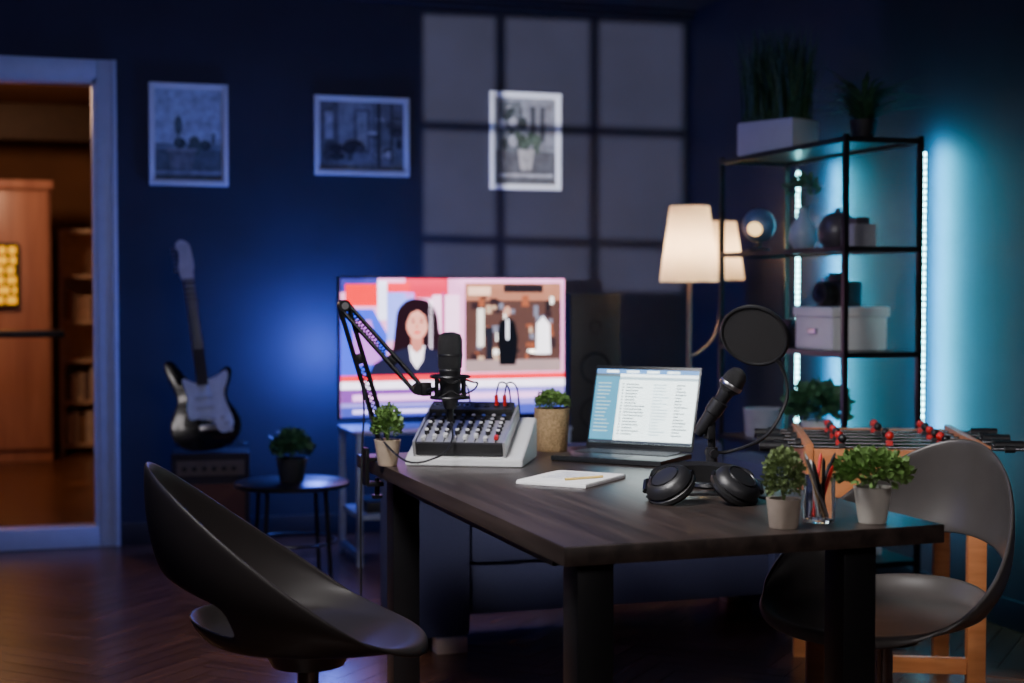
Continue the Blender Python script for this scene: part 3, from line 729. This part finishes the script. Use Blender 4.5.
for i in range(120):
    a = random.random()*6.283; r_ = random.uniform(.14, .29); h = random.uniform(.04, .18); w = .011
    pts = cat([(0, 0, .075), (r_*.4*math.cos(a), r_*.4*math.sin(a), .075+h*.85), (r_*math.cos(a), r_*math.sin(a), .075+h*random.uniform(.5, 1.3))], 4)
    n = len(pts); sd = Vector((-math.sin(a), math.cos(a), 0)); pr = None
    for j, p in enumerate(pts):
        ww = w*(1-j/(n-1))+.0005; q = (t.verts.new(p-sd*ww), t.verts.new(p+sd*ww))
        if pr: t.faces.new([pr[0], pr[1], q[1], q[0]])
        pr = q
b.add(t, leafd); b.done((3.08, 5.16, sz[4]))
gl = M('ceramic_glaze', (.35, .42, .48), .25); dkc = M('ceramic_dark', (.07, .06, .07), .35)
b = B('sphere_lamp'); b.lathe([(0, 0), (.05, 0), (.05, .012), (.012, .02), (.01, .05), (0, .05)], black); b.sph((0, 0, .115), .072, M('lamp_shell', (.12, .19, .30), .3))
b.lathe([(0, .0), (.032, 0)], E('lamp_face', (1, .62, .25), 2.6), X=align((-.045, -.055, .10), (-.09, -.11, .07)) @ Matrix.Translation((0, 0, .010))); b.done((2.99, 5.86, sz[3]))
b = B('ceramic_vase'); b.lathe([(0, 0), (.035, 0), (.06, .04), (.055, .09), (.025, .14), (.022, .17), (.03, .18), (.026, .18), (.018, .165), (.02, .14)], gl)
stems(b, (0, 0, .12), .06, .12, 10, leafd); foliage(b, (0, 0, .25), .06, .06, 90, .03, leafd); b.done((3.05, 5.58, sz[3]))
b = B('ceramic_jar'); b.lathe([(0, 0), (.05, 0), (.075, .03), (.078, .08), (.06, .115), (.055, .12), (.058, .125), (.03, .14), (.012, .145), (.014, .16), (0, .162)], dkc); b.done((3.04, 5.28, sz[3]))
b = B('toy_block'); bx(b, (-.05, -.05, 0), (.05, .05, .09), M('block_grey', (.3, .3, .34), .5), bev=.008); b.box((0, 0, .10), (.06, .06, .03), dkc, bev=.006); b.done((3.04, 5.12, sz[3]))
b = B('storage_box'); bx(b, (-.12, -.15, 0), (.12, .15, .14), white, bev=.01); bx(b, (-.128, -.158, .13), (.128, .158, .17), white, bev=.008); b.box((-.125, 0, .075), (.012, .07, .02), steel, bev=.003); b.done((3.05, 5.27, sz[2]))
def cam(nm, loc, s):
    b = B(nm); bx(b, (-.035, -.08, 0), (.035, .08, .085), blackp, bev=.010); b.box((0, 0, .098), (.05, .055, .035), blackp, bev=.008)
    b.cyl((-.03, 0, .045), (-.09, 0, .045), .036, blackp); b.cyl((-.05, 0, .045), (-.07, 0, .045), .039, softblack); b.cyl((-.09, 0, .045), (-.092, 0, .045), .028, glass)
    b.box((0, .062, .093), (.022, .022, .014), steel, bev=.003); b.done(loc, (0, 0, R(14)), scale=s)
cam('photo_camera', (3.04, 5.27, sz[2]+.1705), 1.15)
cam('photo_camera', (3.02, 5.62, sz[2]), 1.0)
b = B('storage_basket'); b.lathe([(0, 0), (.08, 0), (.09, .12), (.085, .12), (.075, .01)], M('basket_grey', (.3, .3, .33), .6)); b.done((3.03, 5.88, sz[1]))
potted('potted_plant', (3.05, 5.45, sz[1]), .05, .065, .10, white, .11, .09, 300, .05, leafd)
b = B('book_stack')
for i, c in enumerate([(.3, .3, .35), (.1, .15, .3), (.4, .2, .1), (.5, .5, .5)]): b.box((0, 0, .018+i*.034), (.2-.01*i, .27-.015*i, .032), M('cover_%d' % i, c, .5), rot=(0, 0, R(5*i-6)), bev=.003)
b.done((3.06, 5.25, sz[0]))

# ------------------------------------------------------------------ foosball table
b = B('foosball_table'); FW, FL = .56, .76
for sx in (-1, 1): b.box((sx*(FW/2-.012), 0, .755), (.024, FL, .17), orange, bev=.003)
for sy in (-1, 1): b.box((0, sy*(FL/2-.012), .75), (FW-.05, .024, .15), orange, bev=.003)
b.box((0, 0, .72), (FW-.04, FL-.04, .012), green)
b.box((0, 0, .7265), (FW-.06, .004, .001), white)
for sx in (-1, 1):
    for sy in (-1, 1):
        b.box((sx*(FW/2-.035), sy*(FL/2-.035), .335), (.055, .055, .67), orange, bev=.003)
for sy in (-1, 1): b.box((0, sy*(FL/2-.035), .62), (FW-.1, .022, .09), orange); b.box((0, sy*(FL/2-.035), .15), (FW-.1, .022, .05), orange)
for i in range(6):
    y = -FL/2+.10+i*(FL-.2)/5; s_ = 1 if i % 2 else -1
    b.cyl((-FW/2-.10, y, .822), (FW/2+.13, y, .822), .006, chairleg, seg=10)
    b.cyl((s_*(FW/2+.05), y, .822), (s_*(FW/2+.14), y, .822), .016, blackp, seg=12); b.cyl((-s_*(FW/2+.06), y, .822), (-s_*(FW/2+.09), y, .822), .012, blackp, seg=12)
    b.cyl((-s_*(FW/2+.002), y, .822), (-s_*(FW/2+.02), y, .822), .016, blackp, seg=12)
    n = 3 if i % 3 else 2; m = red if i % 2 else blackp
    for j in range(n):
        x = -.16+.32*j/(n-1)
        b.box((x, y, .80), (.022, .016, .07), m, bev=.004); b.sph((x, y, .850), .014, m, u=10, v=8); b.box((x, y-.006, .758), (.024, .026, .014), m, bev=.003)
b.done((2.57, 4.17, 0), (0, 0, R(-25)), scale=.95)

# ------------------------------------------------------------------ lights
def area(name, loc, tgt, sx, sy, col, e, spread=180):
    l = bpy.data.lights.new(name, 'AREA'); l.shape = 'RECTANGLE'; l.size = sx; l.size_y = sy; l.color = col; l.energy = e; l.spread = R(spread)
    o = bpy.data.objects.new(name, l); scene.collection.objects.link(o); o.location = loc
    o.rotation_euler = (Vector(tgt)-Vector(loc)).to_track_quat('-Z', 'Y').to_euler(); return o
def point(name, loc, col, e, r=.1):
    l = bpy.data.lights.new(name, 'POINT'); l.color = col; l.energy = e; l.shadow_soft_size = r
    o = bpy.data.objects.new(name, l); scene.collection.objects.link(o); o.location = loc; return o
area('key_softbox', (.2, 2.9, 2.65), (1.5, 3.7, .75), .7, .7, (1, .96, .95), 33, 90)
area('room_fill', (1.0, -.6, 2.6), (1.6, 4.2, .3), 1.8, 1.0, (1, .92, .92), 18, 110)  # added fill to lift chairs and floor, stands for no fixture in the room
area('blue_wash', (-2.2, 4.2, 2.4), (.8, 7.4, 1.0), 1.2, 1.2, (.14, .20, 1), 18)
area('blue_top_wash', (1.2, 5.6, 2.7), (1.2, 6.5, 0), 1.5, 1.0, (.18, .22, 1), 11)
point('tv_backlight', (1.42, 7.28, .95), (.10, .18, 1), 42, .10)
point('lamp_glow', (2.90, 6.38, 1.45), (1, .70, .42), 7, .03)
point('lamp_glow_small', (3.14, 6.55, 1.44), (1, .68, .38), 4, .03)
for y in (5.20, SY1-.02): area('led_glow', (XR-.07, y, 1.12), (XR, y, 1.12), .02, 1.4, (.04, .68, 1), 30).rotation_euler = (R(90), 0, R(-90))
point('hall_ceiling_light', (-.6, 9.8, 2.5), (1, .60, .36), 70, .2)
sp = bpy.data.lights.new('street_light', 'SPOT'); sp.energy = 280000; sp.color = (.86, .87, 1); sp.spot_size = R(5); sp.spot_blend = .1; sp.shadow_soft_size = .13
so = bpy.data.objects.new('street_light', sp); scene.collection.objects.link(so); so.location = LP
so.rotation_euler = (Vector((2.69, 7.6, 1.95))-LP).to_track_quat('-Z', 'Y').to_euler()
w = bpy.data.worlds.new('night'); scene.world = w; w.use_nodes = True
w.node_tree.nodes['Background'].inputs[0].default_value = (.03, .05, .12, 1); w.node_tree.nodes['Background'].inputs[1].default_value = .3

# ------------------------------------------------------------------ camera
c = bpy.data.cameras.new('camera'); co = bpy.data.objects.new('camera', c); scene.collection.objects.link(co)
co.location = (0, 0, 1.25); co.rotation_euler = (R(90-1.91), 0, R(-17.7)); c.lens = 52.7; c.sensor_width = 36
c.clip_start = .05; c.clip_end = 60
c.dof.use_dof = True; c.dof.focus_distance = 3.75; c.dof.aperture_fstop = 2.2
scene.camera = co
